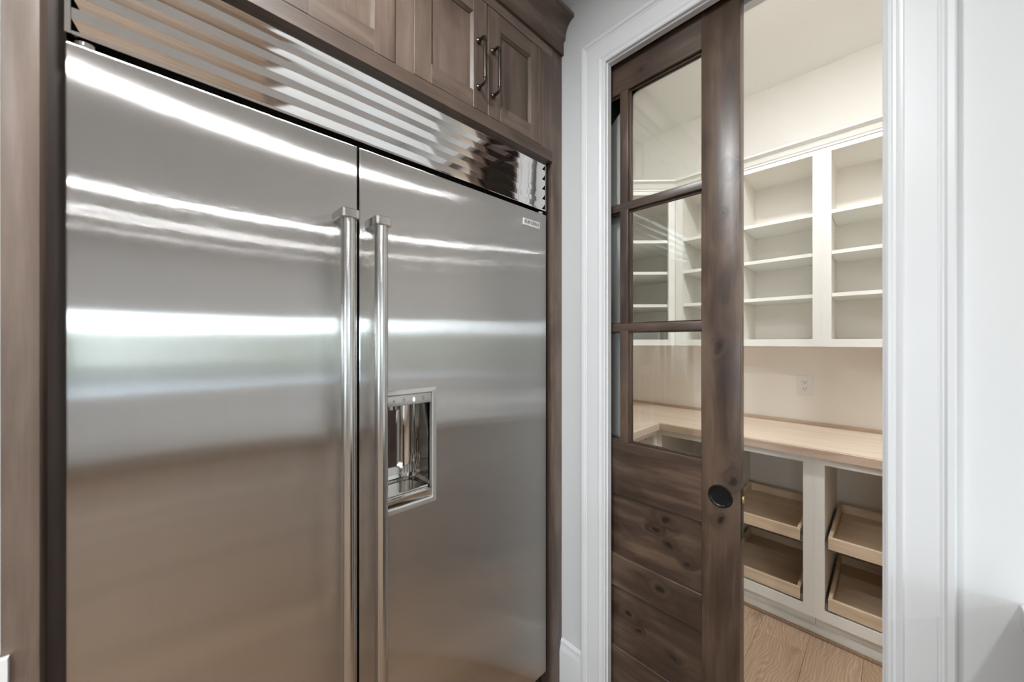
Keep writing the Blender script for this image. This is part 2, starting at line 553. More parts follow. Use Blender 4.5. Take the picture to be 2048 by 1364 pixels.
portal((KX0 - .125, (LW[0] + LW[1]) / 2, (LW[2] + LW[3]) / 2), (0, -PI / 2, 0), LW[3] - LW[2], LW[1] - LW[0])
# the ground and hedge outside those windows
o = MB().box(M['paving'], -30, 20, -30, KY0 - .13, -.3, -.2).box(M['paving'], -30, KX0 - .13, KY0 - .13, 20, -.3, -.2).build('ground', smooth=0)
tag(o, 'grey paving outside the kitchen windows', 'ground', kind='structure')
b = MB()
for i in range(30):
    x = -22 + i * 1.2
    b.lathe(M['hedge'], [(.2, 0), (.9, .4), (.95, 1.1), (.6, 1.75 + random.random() * .35), (.05, 2.1)], (x, -17 + random.random(), -.2), (0, 0, 1), 10)
o = b.build('hedge')
tag(o, 'dark green hedge outside beyond the paving', 'hedge', kind='structure')

# ------------------------------------------------------------------ downlights (each its own lamp)
def downlight(x, y, z, watts, label, group, col=(.955, .985, 1), r=.055, inpantry=False):
    t = thing('recessed_downlight', (x, y, z), label, 'ceiling light', group)
    MB().lathe(M['trim'], [(r, -.001), (r + .004, -.006), (r + .022, -.004), (r + .024, .0), (r, .0)], (x, y, z), (0, 0, 1), 28).build('trim_ring', t)
    d = bpy.data.lights.new('downlight_lamp', 'AREA')
    d.shape = 'DISK'; d.size = 2 * r; d.energy = watts; d.color = col
    lo = bpy.data.objects.new('downlight_lamp', d)
    COL.objects.link(lo)
    lo.location = (x, y, z - .0075)
    adopt(lo, t)
    return t
for xx, yy, pw, where in ((.06, .46, .95, 'close before the right refrigerator door'), (-.95, .43, .9, 'added close before the left refrigerator door to even the light'),  # left one is added to even out the doorway wall's lighting
                          (-.85, -.74, 1.2, 'in the second row, nearer to the doorway wall'), (-.70, -2.78, 1.1, 'in the third row, nearer to the doorway wall'),
                          (-2.75, -2.75, .5, 'in the third row, nearer to the left window'), (-.70, -3.85, .35, 'in the far row, nearer to the doorway wall'),
                          (-2.75, -3.85, .3, 'in the far row, nearer to the left window')):
    downlight(xx, yy, KZ, CAN_W * pw, 'round white downlight in the kitchen ceiling ' + where, 'kitchen ceiling downlights')
downlight(1.52, .12, PZ, PANTRY_W, 'round white downlight in the pantry ceiling', None, (.945, .975, 1.0), .09)

# ------------------------------------------------------------------ doorway trim
def casing():
    t = thing('trim_1', (XW, .36, 0), 'white moulded casing around the pantry doorway', 'door casing', kind='structure')
    prof = [(0, 0), (0, .012), (.004, .0145), (.009, .0145), (.011, .0115), (.016, .012), (.021, .0155), (.026, .0165), (.029, .0135), (.074, .0165), (.077, .0135), (.081, .0165), (.084, .0165), (.088, .0215), (.097, .0225), (.100, .020), (.100, 0)]
    yl, yr, zi = OYL + .005, OYR - .005, OZ + .005
    MB().loft(M['trim'], [[(XW - h, yl + a, 0) for a, h in prof], [(XW - h, yl + a, zi + a) for a, h in prof]]).build('casing_leg', t, 25)
    MB().loft(M['trim'], [[(XW - h, yr - a, 0) for a, h in prof], [(XW - h, yr - a, zi + a) for a, h in prof]]).build('casing_leg', t, 25)
    MB().loft(M['trim'], [[(XW - h, yl + a, zi + a) for a, h in prof], [(XW - h, yr - a, zi + a) for a, h in prof]]).build('casing_head', t, 25)
    # split jambs either side of the pocket
    for xa, xb, m in ((XW - .002, 1.192, 'trim'), (1.260, XB + .002, 'trim')):
        MB().box(M[m], xa, xb, OYL, OYL + .012, 0, OZ + .012, .001, 1).build('jamb', t)
        MB().box(M[m], xa, xb, OYR, OYL, OZ, OZ + .012, .001, 1).build('head_jamb', t)
    MB().box(M['trim'], XW - .002, XB + .002, OYR - .012, OYR, 0, OZ + .012, .001, 1).build('strike_jamb', t)
    MB().loft(M['trim'], [[(XB + h, yl + a, 0) for a, h in prof], [(XB + h, yl + a, zi + a) for a, h in prof]]).build('casing_leg', t, 25)
    MB().loft(M['trim'], [[(XB + h, yl + a, zi + a) for a, h in prof], [(XB + h, yr - a, zi + a) for a, h in prof]]).build('casing_head', t, 25)
    MB().loft(M['trim'], [[(XB + h, yr - a, 0) for a, h in prof], [(XB + h, yr - a, zi + a) for a, h in prof]]).build('casing_leg', t, 25)
    MB().box(M['blackmetal'], 1.206, 1.246, OYR, 1.15, 2.495, 2.53).build('track', t, 0)
casing()
BB = [(0, 0), (.016, 0), (.016, .165), (.0145, .172), (.0145, .178), (.011, .186), (.0085, .199), (.0085, .206), (.004, .214), (0, .216)]
def baseboard(name, ya, yb, label):
    o = MB().loft(M['trim'], [[(XW - d, ya, z) for d, z in BB], [(XW - d, yb, z) for d, z in BB]]).build(name, None, 25)
    tag(o, label, 'baseboard', kind='structure')
baseboard('baseboard_left', OYL + .106, YC + .002, 'tall white baseboard between the wood cabinet side and the doorway casing')

# ------------------------------------------------------------------ sliding pocket door
DX = 1.205           # kitchen face of the door
DT = .040
DY0, DY1 = .301, 1.035
DZ0, DZ1 = .012, 2.475
ST = .104
def pocket_door():
    t = thing('door_1', (DX + DT / 2, (DY0 + DY1) / 2, DZ0), 'dark knotty wood sliding door with six glass panes, half open', 'door', kind='structure')
    z, y = M['door_z'], M['door_y']
    e = .0012
    MB().box(z, DX, DX + DT, DY0, DY0 + ST, DZ0, DZ1, .0015).build('stile', t)
    MB().box(z, DX, DX + DT, DY1 - ST, DY1, DZ0, DZ1, .0015).build('stile', t)
    ya, yb = DY0 + ST, DY1 - ST
    zt, zs = 2.326, 1.052
    rails = [('top_rail', zt, DZ1), ('lock_rail', .856, zs), ('middle_rail', .515, .632), ('bottom_rail', DZ0, .294)]
    for nme, a, b_ in rails:
        MB().box(y, DX + .0006, DX + DT - .0006, ya - .001, yb + .001, a, b_, .0022, 1).build(nme, t)
    for a, b_ in ((.632, .856), (.294, .515)):
        MB().box(y, DX + .013, DX + DT - .013, ya - .004, yb + .004, a - .004, b_ + .004).build('panel', t, 0)
    ym = (.6844 + .6525) / 2
    mw = .016
    hz = [(1.893, 1.9206), (1.4546, 1.482)]
    for a, b_ in hz:
        MB().box(y, DX + .0006, DX + DT - .0006, ya - .001, yb + .001, a, b_, e).build('muntin', t)
    bands = [(zs, hz[1][0]), (hz[1][1], hz[0][0]), (hz[0][1], zt)]
    for a, b_ in bands:
        MB().box(z, DX + .0006, DX + DT - .0006, ym - mw, ym + mw, a - .001, b_ + .001, e).build('muntin', t)
    for a, b_ in bands:
        for p, q in ((ya, ym - mw), (ym + mw, yb)):
            pane = MB().box(M['glass'], DX + .0185, DX + .0215, p - .003, q + .003, a - .003, b_ + .003).build('pane', t, 0)
            g = MB()
            for xa, xb in ((DX + .012, DX + .0183), (DX + .0217, DX + .028)):
                g.box(y, xa, xb, p, q, a, a + .005).box(y, xa, xb, p, q, b_ - .005, b_)
                g.box(z, xa, xb, p, p + .005, a + .005, b_ - .005).box(z, xa, xb, q - .005, q, a + .005, b_ - .005)
            g.build('glazing_bead', pane, 0)
    # round black flush pull
    pl = MB().lathe(M['blackmetal'], [(.0, -.003), (.0336, -.003), (.0336, .0022), (.0322, .0040), (.0290, .0042), (.0272, .0030), (.0255, .0014), (.012, .0007), (.0, .0006)], (DX, .3525, .955), (-1, 0, 0), 40).build('flush_pull', t, 25)
    MB().lathe(M['blackmetal'], [(.0, 0), (.0040, .0006), (.0030, .0018), (.0, .002)], (DX, .3525, .955), (-1, 0, 0), 12).build('screw', pl)
    ep = MB().box(M['blackmetal'], DX + .008, DX + DT - .008, DY0 - .0012, DY0 + .002, .84, .985, .0006, 1).build('edge_pull', t)
    MB().box(M['brass'], DX + .012, DX + DT - .014, DY0 - .006, DY0, .945, .965, .002).build('latch', ep)
pocket_door()

# ------------------------------------------------------------------ wood surround of the refrigerator
XL0, XL1 = -.1757, -.139       # left panel front edge
XR0, XR1 = 1.111, XW           # right panel front edge
CZ0, CZ1 = 2.128, 2.574        # upper cabinet face frame
def surround():
    t = thing('refrigerator_cabinet', (.5, YBK - .3, 0), 'dark stained wood cabinet built around and above the steel refrigerator', 'cabinet')
    z, x = M['cab_z'], M['cab_x']
    MB().box(z, XL0, XL1, YC, YBK - .003, 0, 2.60, .0012).build('side_panel', t)
    MB().box(M['panel_dark'], XL1, -.119, .978, .996, .0, CZ0).build('filler_strip', t, 0)
    MB().box(z, XR0, XR1 - .0015, YC, YC + .02, 0, 2.60, .0012).build('side_panel', t)
    MB().box(M['panel_dark'], XR0 + .0, XR1 - .02, YC + .021, YBK - .003, 0, CZ0).build('side_return', t, 0)
    # face frame of the upper cabinet
    f = MB()
    d = .02
    xa, xb = XL1, XR0
    openings = [(-.090, .4545), (.5065, 1.0458)]
    zb, zt = 2.168, 2.538
    f.box(x, xa, xb, YC, YC + d, CZ0, zb).box(x, xa, xb, YC, YC + d, zt, 2.60)
    f.box(z, xa, openings[0][0], YC, YC + d, zb, zt).box(z, openings[0][1], openings[1][0], YC, YC + d, zb, zt).box(z, openings[1][1], xb, YC, YC + d, zb, zt)
    f.build('face_frame', t, 0)
    MB().box(M['panel_dark'], xa, xb, YC + d + .012, YBK - .003, CZ0 + .02, 2.60).build('carcass', t, 0)
    # doors
    g = .0018
    for oi, (a, b_) in enumerate(openings):
        mid = (a + b_) / 2 if oi == 0 else .7775
        for di, (p, q) in enumerate(((a + g, mid - g), (mid + g, b_ - g))):
            s = .057
            y0, y1 = YC + .0004, YC + .021
            za, zz = zb + g, zt - g
            m = MB()
            m.box(z, p, p + s, y0, y1, za, zz, .001, 1).box(z, q - s, q, y0, y1, za, zz, .001, 1)
            m.box(x, p + s, q - s, y0 + .0003, y1, za, za + s, .0006, 1).box(x, p + s, q - s, y0 + .0003, y1, zz - s, zz, .0006, 1)
            dr = m.build('cabinet_door', t)
            MB().box(z, p + s - .003, q - s + .003, y0 + .0115, y1 - .002, za + s - .003, zz - s + .003).build('panel', dr, 0)
            # sticking around the panel: a small bevelled frame
            k = .007
            P, Q, A, B = p + s, q - s, za + s, zz - s
            m = MB()
            def strip(mt, p0, p1, i0, i1):
                m.loft(mt, [[(p0[0], y0 + .002, p0[1]), (p0[0], y0 + .0115, p0[1]), (i0[0], y0 + .0115, i0[1]), (i0[0], y0 + .009, i0[1]), ((p0[0] + i0[0]) / 2, y0 + .0055, (p0[1] + i0[1]) / 2)],
                            [(p1[0], y0 + .002, p1[1]), (p1[0], y0 + .0115, p1[1]), (i1[0], y0 + .0115, i1[1]), (i1[0], y0 + .009, i1[1]), ((p1[0] + i1[0]) / 2, y0 + .0055, (p1[1] + i1[1]) / 2)]])
            strip(x, (P, A), (Q, A), (P + k, A + k), (Q - k, A + k))
            strip(x, (P, B), (Q, B), (P + k, B - k), (Q - k, B - k))
            strip(z, (P, A), (P, B), (P + k, A + k), (P + k, B - k))
            strip(z, (Q, A), (Q, B), (Q - k, A + k), (Q - k, B - k))
            m.build('moulding', dr, 25)
            # bar pull
            hx = (q - .037) if di == 0 else (p + .021)
            if oi == 0: hx = (q - .03) if di == 0 else (p + .03)
            h0, h1 = 2.242, 2.392
            m = MB()
            yo = y0 - .034
            for zz_, sg in ((h0, 1), (h1, -1)):
                m.lathe(M['bronze'], [(.0, .0), (.0095, .0), (.0098, .003), (.0075, .006), (.0055, .008)], (hx, y0, zz_), (0, -1, 0), 24)
                pts = [(hx, y0 - .006, zz_), (hx, yo + .012, zz_), (hx, yo + .005, zz_ + sg * .002), (hx, yo + .001, zz_ + sg * .006), (hx, yo, zz_ + sg * .014)]
                m.tube(M['bronze'], pts, [.0052, .0046, .0046, .0046, .0048], 20)
                m.lathe(M['bronze'], [(.0048, 0), (.0062, .001), (.0062, .004), (.0048, .005)], (hx, yo, zz_ + sg * .014), (0, 0, sg), 20)
            m.tube(M['bronze'], [(hx, yo, h0 + .013), (hx, yo, h0 + .030), (hx, yo, (h0 + h1) / 2), (hx, yo, h1 - .030), (hx, yo, h1 - .013)], [.0044, .0049, .0055, .0049, .0044], 20)
            m.build('handle', dr)
    # crown: flat band, then a cove springing forward to the ceiling
    prof = [(YC, CZ1), (YC - .010, CZ1), (YC - .010, 2.6225), (YC - .014, 2.628), (YC - .019, 2.6315)]
    for k in range(1, 9):
        u = k / 8
        prof.append((YC - .019 - .043 * (1 - math.cos(u * PI / 2)), 2.6315 + .066 * math.sin(u * PI / 2)))
    prof += [(YC - .062, 2.712), (YC, 2.712)]
    x0, x1 = XL0 - .005, XR1 - .0015
    MB().loft(x, [[(x0, a, c) for a, c in prof], [(x1, a, c) for a, c in prof]]).build('crown_moulding', t, 25)
    MB().box(x, x0, x1, YC - .002, YC + .03, 2.712, KZ).build('ceiling_scribe', t, 0)
surround()

# ------------------------------------------------------------------ refrigerator
FX0, FX1, FXS = -.1165, 1.0955, .3615
FZ0, FZ1 = .112, 1.918
HX = (.4148, .5906)      # dispenser outer frame in x
HZ = (.944, 1.284)
def fridge():
    t = thing('refrigerator', (.49, 1.25, 0), 'wide stainless steel built-in refrigerator with two doors and long bar handles', 'refrigerator')
    m = MB().box(M['black'], FX0 + .004, FX1 - .004, YF + .128, YBK - .01, .02, 2.132)
    for p, q, r_, s_ in ((FX0 + .004, .405, .104, 1.925), (.605, FX1 - .004, .104, 1.925), (.405, .605, .104, .925), (.405, .605, 1.30, 1.925), (FX0 + .004, FX1 - .004, 1.925, 2.132)):
        m.box(M['black'], p, q, YF + .062, YF + .128, r_, s_)
    m.build('body', t, 0)
    MB().box(M['black'], FX0 + .01, FX1 - .01, YF + .03, YF + .062, .0, .1).build('toe_kick', t, 0)
    st = M['steel']
    T = .058
    # left door
    dl = MB().box(st, FX0, FXS - .0022, YF, YF + T, FZ0, FZ1, .004, 3).build('door', t, 0)
    dl['label'] = 'narrow left steel door'
    # right door, with the dispenser opening cut out of its front
    b = bmesh.new()
    bmesh.ops.create_cube(b, size=1)
    x0, x1 = FXS + .0022, FX1
    for v in b.verts: v.co = Vector(((x0 + x1) / 2 + v.co.x * (x1 - x0), YF + T / 2 + v.co.y * T, (FZ0 + FZ1) / 2 + v.co.z * (FZ1 - FZ0)))
    bmesh.ops.bevel(b, geom=b.edges[:], offset=.004, segments=3, affect='EDGES', profile=.5)
    hx0, hx1, hz0, hz1 = HX[0] + .004, HX[1] - .004, HZ[0] + .004, HZ[1] - .004
    for co, no in (((hx0, 0, 0), (1, 0, 0)), ((hx1, 0, 0), (1, 0, 0)), ((0, 0, hz0), (0, 0, 1)), ((0, 0, hz1), (0, 0, 1))):
        bmesh.ops.bisect_plane(b, geom=b.verts[:] + b.edges[:] + b.faces[:], plane_co=co, plane_no=no)
    kill = [f for f in b.faces if abs(f.normal.y) > .9 and hx0 < f.calc_center_median().x < hx1 and hz0 < f.calc_center_median().z < hz1]
    bmesh.ops.delete(b, geom=kill, context='FACES')
    m = MB(); m._take(b, st)
    dr = m.build('door', t, 0)
    dr['label'] = 'wide right steel door with water dispenser'
    # pro handles
    for d, hx in ((dl, .3195), (dr, .4003)):
        yc = YF - .048
        r = .0162
        zt, zb = 1.732, .40
        m = MB()
        m.tube(M['tube'], [(hx, yc, zb + .002), (hx, yc, zt - .020)], r, 40)
        m.build('handle', d, 30)
        for z0, z1 in ((zt - .0215, zt), (zb, zb + .0215)):
            # end block: square at the door, rounded nose around the bar
            ring = []
            hw = .0215
            pts = [(hw, YF - .0005), (hw, YF - .040)]
            for k in range(0, 9):
                a = k / 8 * PI / 2
                pts.append((hw - .011 + .011 * math.cos(a), YF - .0585 - .0 - .0085 * math.sin(a)))
            pts += [(-px, py) for px, py in pts[::-1]]
            c = .0016
            def ringz(z, s): return [(hx + px * (1 - s * .05), YF + (py - YF) * (1 - s * .02), z) for px, py in pts]
            MB().loft(M['tube'], [ringz(z0, 1), ringz(z0 + c, 0), ringz(z1 - c, 0), ringz(z1, 1)]).build('handle_bracket', d, 30)
    # dispenser
    iw = .0145
    F0, F1, G0, G1 = HX[0], HX[1], HZ[0], HZ[1]
    def rrect(xa, xb, za, zb, r, y, n=5):
        out = []
        for cx, cz, a0 in ((xb - r, zb - r, 0), (xa + r, zb - r, PI / 2), (xa + r, za + r, PI), (xb - r, za + r, 1.5 * PI)):
            for k in range(n + 1):
                a = a0 + k / n * PI / 2
                out.append((cx + r * math.cos(a), y, cz + r * math.sin(a)))
        return out
    fr = MB().loft(M['ctrl'], [rrect(F0, F1, G0, G1, .004, YF + .001), rrect(F0 + .0005, F1 - .0005, G0 + .0005, G1 - .0005, .004, YF - .0025), rrect(F0 + .003, F1 - .003, G0 + .003, G1 - .003, .004, YF - .004),
                         rrect(F0 + iw - .002, F1 - iw + .002, G0 + iw - .002, G1 - iw + .002, .006, YF - .004), rrect(F0 + iw, F1 - iw, G0 + iw, G1 - iw, .006, YF - .002), rrect(F0 + iw, F1 - iw, G0 + iw, G1 - iw, .006, YF + .02)], True, False).build('dispenser_frame', dr, 30)
    xa, xb = F0 + iw, F1 - iw
    za, zb = G0 + iw, G1 - iw
    cp = MB().box(M['ctrl'], xa + .0006, xb - .0006, YF + .0005, YF + .03, 1.2395, zb - .0006, .0015).build('control_panel', dr)
    # the alcove: rounded steel shell
    dep = .118
    shell = []
    r = .035
    plan = [(xa, YF + .012), (xa, YF + dep - r)]
    for k in range(1, 8): a = k / 8 * PI / 2; plan.append((xa + r - r * math.cos(a), YF + dep - r + r * math.sin(a)))
    plan += [(xa + r, YF + dep)]
    plan += [(xa + xb - px, py) for px, py in plan[::-1]]
    m = MB()
    m.loft(M['polish'], [[(px, py, 1.005) for px, py in plan], [(px, py, 1.262) for px, py in plan]], False, False)
    m.quad(M['polish'], [(px, py, 1.262) for px, py in plan])
    m.quad(M['polish'], [(px, py, .9885) for px, py in plan][::-1])
    m.loft(M['polish'], [[(px, py, .9885) for px, py in plan], [(px * .94 + .06 * (xa + xb) / 2, py - .004, .996) for px, py in plan], [(px, py, 1.005) for px, py in plan]], False, False)
    m.build('dispenser_alcove', dr, 40)
    # front lip below the alcove
    lp = [(YF + .014, .9885), (YF - .001, .9885), (YF - .0032, .986), (YF - .001, .9825), (YF + .002, .977), (YF + .002, za + .004), (YF - .002, za + .002), (YF - .0025, za), (YF + .014, za)]
    MB().loft(M['polish'], [[(xa + .0005, a, c) for a, c in lp], [(xb - .0005, a, c) for a, c in lp]]).build('dispenser_lip', dr, 30)
    # drip tray: round-backed pan with a basin
    cx = (xa + xb) / 2
    pan = []
    hwx = (xb - xa) / 2 - .006
    outl = [(-hwx, .010), (hwx, .010), (hwx, .05)]
    for k in range(1, 12):
        a = k / 12 * PI
        outl.append((hwx * math.cos(a), .05 + .048 * math.sin(a)))
    outl.append((-hwx, .05))
    def pr(s, z, dy=0): return [(cx + px * s, YF + .045 + (py - .045) * s + dy, z) for px, py in outl]
    dt = MB().loft(M['polish'], [pr(1, .9895), pr(1, .9925), pr(.965, .9935), pr(.93, .9925)], True, False)
    dt.loft(M['polish'], [pr(.93, .9925), pr(.75, .9905), pr(.6, .9885), pr(.02, .9882)], True, True)
    dtray = dt.build('drip_tray', dr, 30)
    # spout and ice chute
    m = MB().lathe(M['polish'], [(.0, 0), (.027, 0), (.029, .002), (.030, .02), (.034, .045)], (xa + .047, YF + .062, 1.222), (0, 0, 1), 36)
    m.build('ice_chute', dr, 30)
    MB().lathe(M['polish'], [(.0, 0), (.010, 0), (.012, .002), (.013, .03)], (xb - .036, YF + .058, 1.232), (0, 0, 1), 24).build('water_spout', dr, 30)
    m = MB().loft(M['polish'], [[(xa + .025, YF + .090, 1.09), (xa + .070, YF + .090, 1.09), (xa + .070, YF + .096, 1.09), (xa + .025, YF + .096, 1.09)],
                               [(xa + .020, YF + .080, 1.215), (xa + .075, YF + .080, 1.215), (xa + .075, YF + .086, 1.215), (xa + .020, YF + .086, 1.215)]])
    m.build('paddle', dr, 30)
    # four glyphs on the fascia: bell, tray, drop (lit), bulb
    yg = YF - .0002
    zc = 1.2545
    def poly(m, mt, pts): m.loft(mt, [[(a, yg, c) for a, c in pts], [(a, yg + .0008, c) for a, c in pts]])
    def ringp(m, mt, cx_, cz_, r1, r2, n=20):
        o_ = [(cx_ + r1 * math.cos(2 * PI * k / n), cz_ + r1 * math.sin(2 * PI * k / n)) for k in range(n)]
        i_ = [(cx_ + r2 * math.cos(2 * PI * k / n), cz_ + r2 * math.sin(2 * PI * k / n)) for k in range(n)]
        m.loft(mt, [[(a, yg + .0008, c) for a, c in o_], [(a, yg, c) for a, c in o_], [(a, yg, c) for a, c in i_], [(a, yg + .0008, c) for a, c in i_]], True, False)
    gx = [.4576, .4871, .5179, .5484]
    m = MB(); poly(m, M['glyph'], [(gx[0] - .0042, zc - .003), (gx[0] + .0042, zc - .003), (gx[0] + .0016, zc + .0005), (gx[0], zc + .0045), (gx[0] - .0016, zc + .0005)]); m.build('glyph', cp, 0) if False else m.build('glyph', dr, 0)
    m = MB(); ringp(m, M['glyph'], gx[1], zc, .0042, .0030); m.box(M['glyph'], gx[1] - .0034, gx[1] + .0034, yg, yg + .0008, zc + .0006, zc + .0017); m.build('glyph', dr, 0)
    m = MB()
    drop = [(gx[2], zc + .0058)] + [(gx[2] + .0036 * math.cos(a), zc - .0004 + .0036 * math.sin(a)) for a in [math.radians(35 - 250 * k / 12) for k in range(13)]]
    poly(m, M['lit'], drop); m.box(M['lit'], gx[2] - .003, gx[2] + .003, yg, yg + .0008, zc - .0068, zc - .0056); m.build('glyph', dr, 0)
    m = MB(); ringp(m, M['glyph'], gx[3], zc + .0006, .0036, .0025); m.box(M['glyph'], gx[3] - .0016, gx[3] + .0016, yg, yg + .0008, zc - .0052, zc - .0030); m.box(M['glyph'], gx[3] - .0008, gx[3] + .0008, yg, yg + .0008, zc + .0046, zc + .0062); m.build('glyph', dr, 0)
    # badge
    bd = MB().box(M['badge'], .963, 1.0535, YF - .0024, YF + .001, 1.8530, 1.8785, .0006, 1).build('badge', dr)
    c = bpy.data.curves.new('lettering', 'FONT')
    c.body = 'SUB\u00b7ZERO'
    c.size = .0160
    c.extrude = .0003
    c.align_x = 'CENTER'; c.align_y = 'CENTER'
    c.space_character = 1.08
    c.materials.append(M['letter'])
    o = bpy.data.objects.new('lettering_curve', c)
    COL.objects.link(o)
    dg = bpy.context.evaluated_depsgraph_get()
    me = bpy.data.meshes.new_from_object(o.evaluated_get(dg))
    bpy.data.objects.remove(o)
    me.name = 'lettering'
    o = bpy.data.objects.new('lettering', me)
    COL.objects.link(o)
    o.rotation_euler = (PI / 2, 0, 0)
    o.location = (1.0083, YF - .0027, 1.8660)
    adopt(o, dr)
    # hinges in the slot above the doors
    for hx in (FX0 + .022, FX1 - .022):
        MB().lathe(M['polish'], [(.0, 0), (.014, 0), (.0145, .004), (.0145, .010), (.012, .0125), (.0, .0128)], (hx, YF + .0175, FZ1 - .001), (0, 0, 1), 24).build('hinge_cap', t, 30)
    # louvered grille
    GZ0, GZ1 = 1.932, 2.1375
    gx0, gx1 = FX0 - .001, FX1 + .001
    y0 = YF + .001
    w_, fz = .0075, .0062
    m = MB()
    m.box(M['louver'], gx0, gx0 + w_, y0, y0 + .05, GZ0, GZ1, .0008, 1).box(M['louver'], gx1 - w_, gx1, y0, y0 + .05, GZ0, GZ1, .0008, 1)
    m.box(M['louver'], gx0 + w_, gx1 - w_, y0, y0 + .05, GZ0, GZ0 + fz, .0008, 1).box(M['louver'], gx0 + w_, gx1 - w_, y0, y0 + .05, GZ1 - fz, GZ1, .0008, 1)
    m.box(M['black'], gx0 + w_, gx1 - w_, y0 + .035, y0 + .05, GZ0 + fz, GZ1 - fz)
    gr = m.build('grille', t)
    n = 5
    top, bot = GZ1 - fz, GZ0 + fz
    pitch = (top - bot) / n
    for k in range(n):
        zt_ = top - k * pitch
        h = pitch * .50
        q = .0095
        e = .0105      # the tilted web stops short of the end frame at its foot
        prof = [(y0 + .016, zt_, 0), (y0 + .0012, zt_, 0), (y0 + .0004, zt_ - .0008, 0), (y0 + .0004, zt_ - h + .0008, 0), (y0 + .0010, zt_ - h, 0), (y0 + .0010 + q, zt_ - pitch + .0006, 1), (y0 + .0022 + q, zt_ - pitch + .0006, 1), (y0 + .0030, zt_ - h, 0), (y0 + .0030, zt_ - .0015, 0), (y0 + .016, zt_ - .0015, 0)]
        MB().loft(M['louver'], [[(gx0 + w_ + .0005 + e * f, a, c) for a, c, f in prof], [(gx1 - w_ - .0005 - e * f, a, c) for a, c, f in prof]]).build('louver', gr, 20)
fridge()

# ------------------------------------------------------------------ kitchen worktops either side (slivers in view)
def kitchen_counter(name, x0, x1, y0, y1, ztop, label, label2, side):
    if side == 0:    # nosing laps a little in front of the refrigerator panel
        out = [(x0, y0), (-.167, y0), (-.167, .9245), (x1, .9245), (x1, y1), (x0, y1)]
        o = MB().loft(M['quartz'], [[(a, c, ztop - .04) for a, c in out], [(a, c, ztop) for a, c in out]]).build('countertop')
    else:
        o = MB().box(M['quartz'], x0, x1, y0, y1, ztop - .04, ztop, .004, 3).build('countertop')
    tag(o, label, 'countertop')
    t = thing('base_cabinet', ((x0 + x1) / 2, (y0 + y1) / 2, 0), label2, 'cabinet')
    return o, t
o, t = kitchen_counter('l', -1.2, -.1775, .9138, YBK - .002, .945, 'white countertop end left of the refrigerator wood panel', 'dark wood base cabinet under the left white countertop', 0)
MB().box(M['cab_z'], -1.18, -.178, .945, YBK - .002, .10, .9045).build('body', t, 0)
MB().box(M['panel_dark'], -1.18, -.178, 1.0, YBK - .002, 0, .10).build('toe_kick', t, 0)
for k in range(2):
    a = -1.175 + k * .5
    d = MB().box(M['cab_z'], a, a + .49, .925, .944, .11, .875, .001, 1).build('cabinet_door', t)
    MB().tube(M['bronze'], [(a + (.45 if k == 0 else .04), .925, .62), (a + (.45 if k == 0 else .04), .895, .62), (a + (.45 if k == 0 else .04), .895, .77), (a + (.45 if k == 0 else .04), .925, .77)], .005, 10).build('handle', d)
o, t = kitchen_counter('r', .56, XW - .002, -1.5, -.170, .924, 'white countertop corner at the right edge against the doorway wall', 'dark wood base cabinet under the right white countertop', 1)
MB().box(M['cab_z'], .60, XW - .002, -1.48, -.19, .10, .884).build('body', t, 0)
MB().box(M['black'], .66, XW - .002, -1.48, -.19, 0, .10).build('toe_kick', t, 0)
for k in range(2):
    a = -1.475 + k * .642
    d = MB().box(M['cab_z'], .58, .599, a, a + .632, .11, .875, .001, 1).build('cabinet_door', t)
    MB().tube(M['bronze'], [(.58, a + .05, .62), (.55, a + .05, .62), (.55, a + .05, .77), (.58, a + .05, .77)], .005, 10).build('handle', d)

# ------------------------------------------------------------------ pantry wall cabinets
UX = 2.51                 # face of the upper shelves
UZ0, UZ1 = 1.390, 2.445
SHELVES = (1.652, 1.875, 2.090)
cr, ci = M['cream'], M['cream_in']
def wall_cabinet(ya, yb, sa, sb, label):
    """open unit from ya (right) to yb (left); face stiles end at sa and sb"""
    t = thing('wall_cabinet', (PX - .16, (ya + yb) / 2, UZ0), label, 'cabinet', 'open pantry wall cabinets')
    f = MB()
    f.box(cr, UX, UX + .019, ya, sa, UZ0, UZ1).box(cr, UX, UX + .019, sb, yb, UZ0, UZ1)
    f.box(cr, UX, UX + .019, sa, sb, UZ0, 1.430).box(cr, UX, UX + .019, sa, sb, 2.412, UZ1)
    f.build('face_frame', t, 0)
    MB().box(ci, UX + .019, PX - .012, ya + .0005, sa - .006, UZ0, UZ1).build('side', t, 0)
    MB().box(ci, UX + .019, PX - .012, sb + .006, yb - .0005, UZ0, UZ1).build('side', t, 0)
    MB().box(ci, PX - .012, PX - .002, ya + .0005, yb - .0005, UZ0, UZ1).build('back', t, 0)
    MB().box(ci, UX + .019, PX - .012, sa - .006, sb + .006, UZ0 + .022, 1.430).build('bottom', t, 0)
    MB().box(ci, UX + .019, PX - .012, sa - .006, sb + .006, 2.414, UZ1).build('top', t, 0)
    for z in SHELVES:
        MB().box(cr, UX + .021, PX - .0125, sa - .004, sb + .004, z, z + .0195, .001, 1).build('shelf', t)
    # pin holes on the left side
    for zz in [1.70 + .029 * k for k in range(5)] + [1.92 + .029 * k for k in range(5)]:
        MB().lathe(M['dark'], [(.0, 0), (.0026, 0), (.0026, .0004), (.0, .0005)], (2.755, sb + .0058, zz), (0, -1, 0), 8).build('pin_hole', t, 0)
    return t
wall_cabinet(.6492, 1.0105, .690, .964, 'cream open shelf cabinet beside the corner unit, seen through the door glass')
wall_cabinet(.2491, .6490, .288, .612, 'cream open shelf cabinet just right of the sliding door edge')
wall_cabinet(-.150, .2489, -.112, .2116, 'cream open shelf cabinet at the right, cut off by the doorway casing')
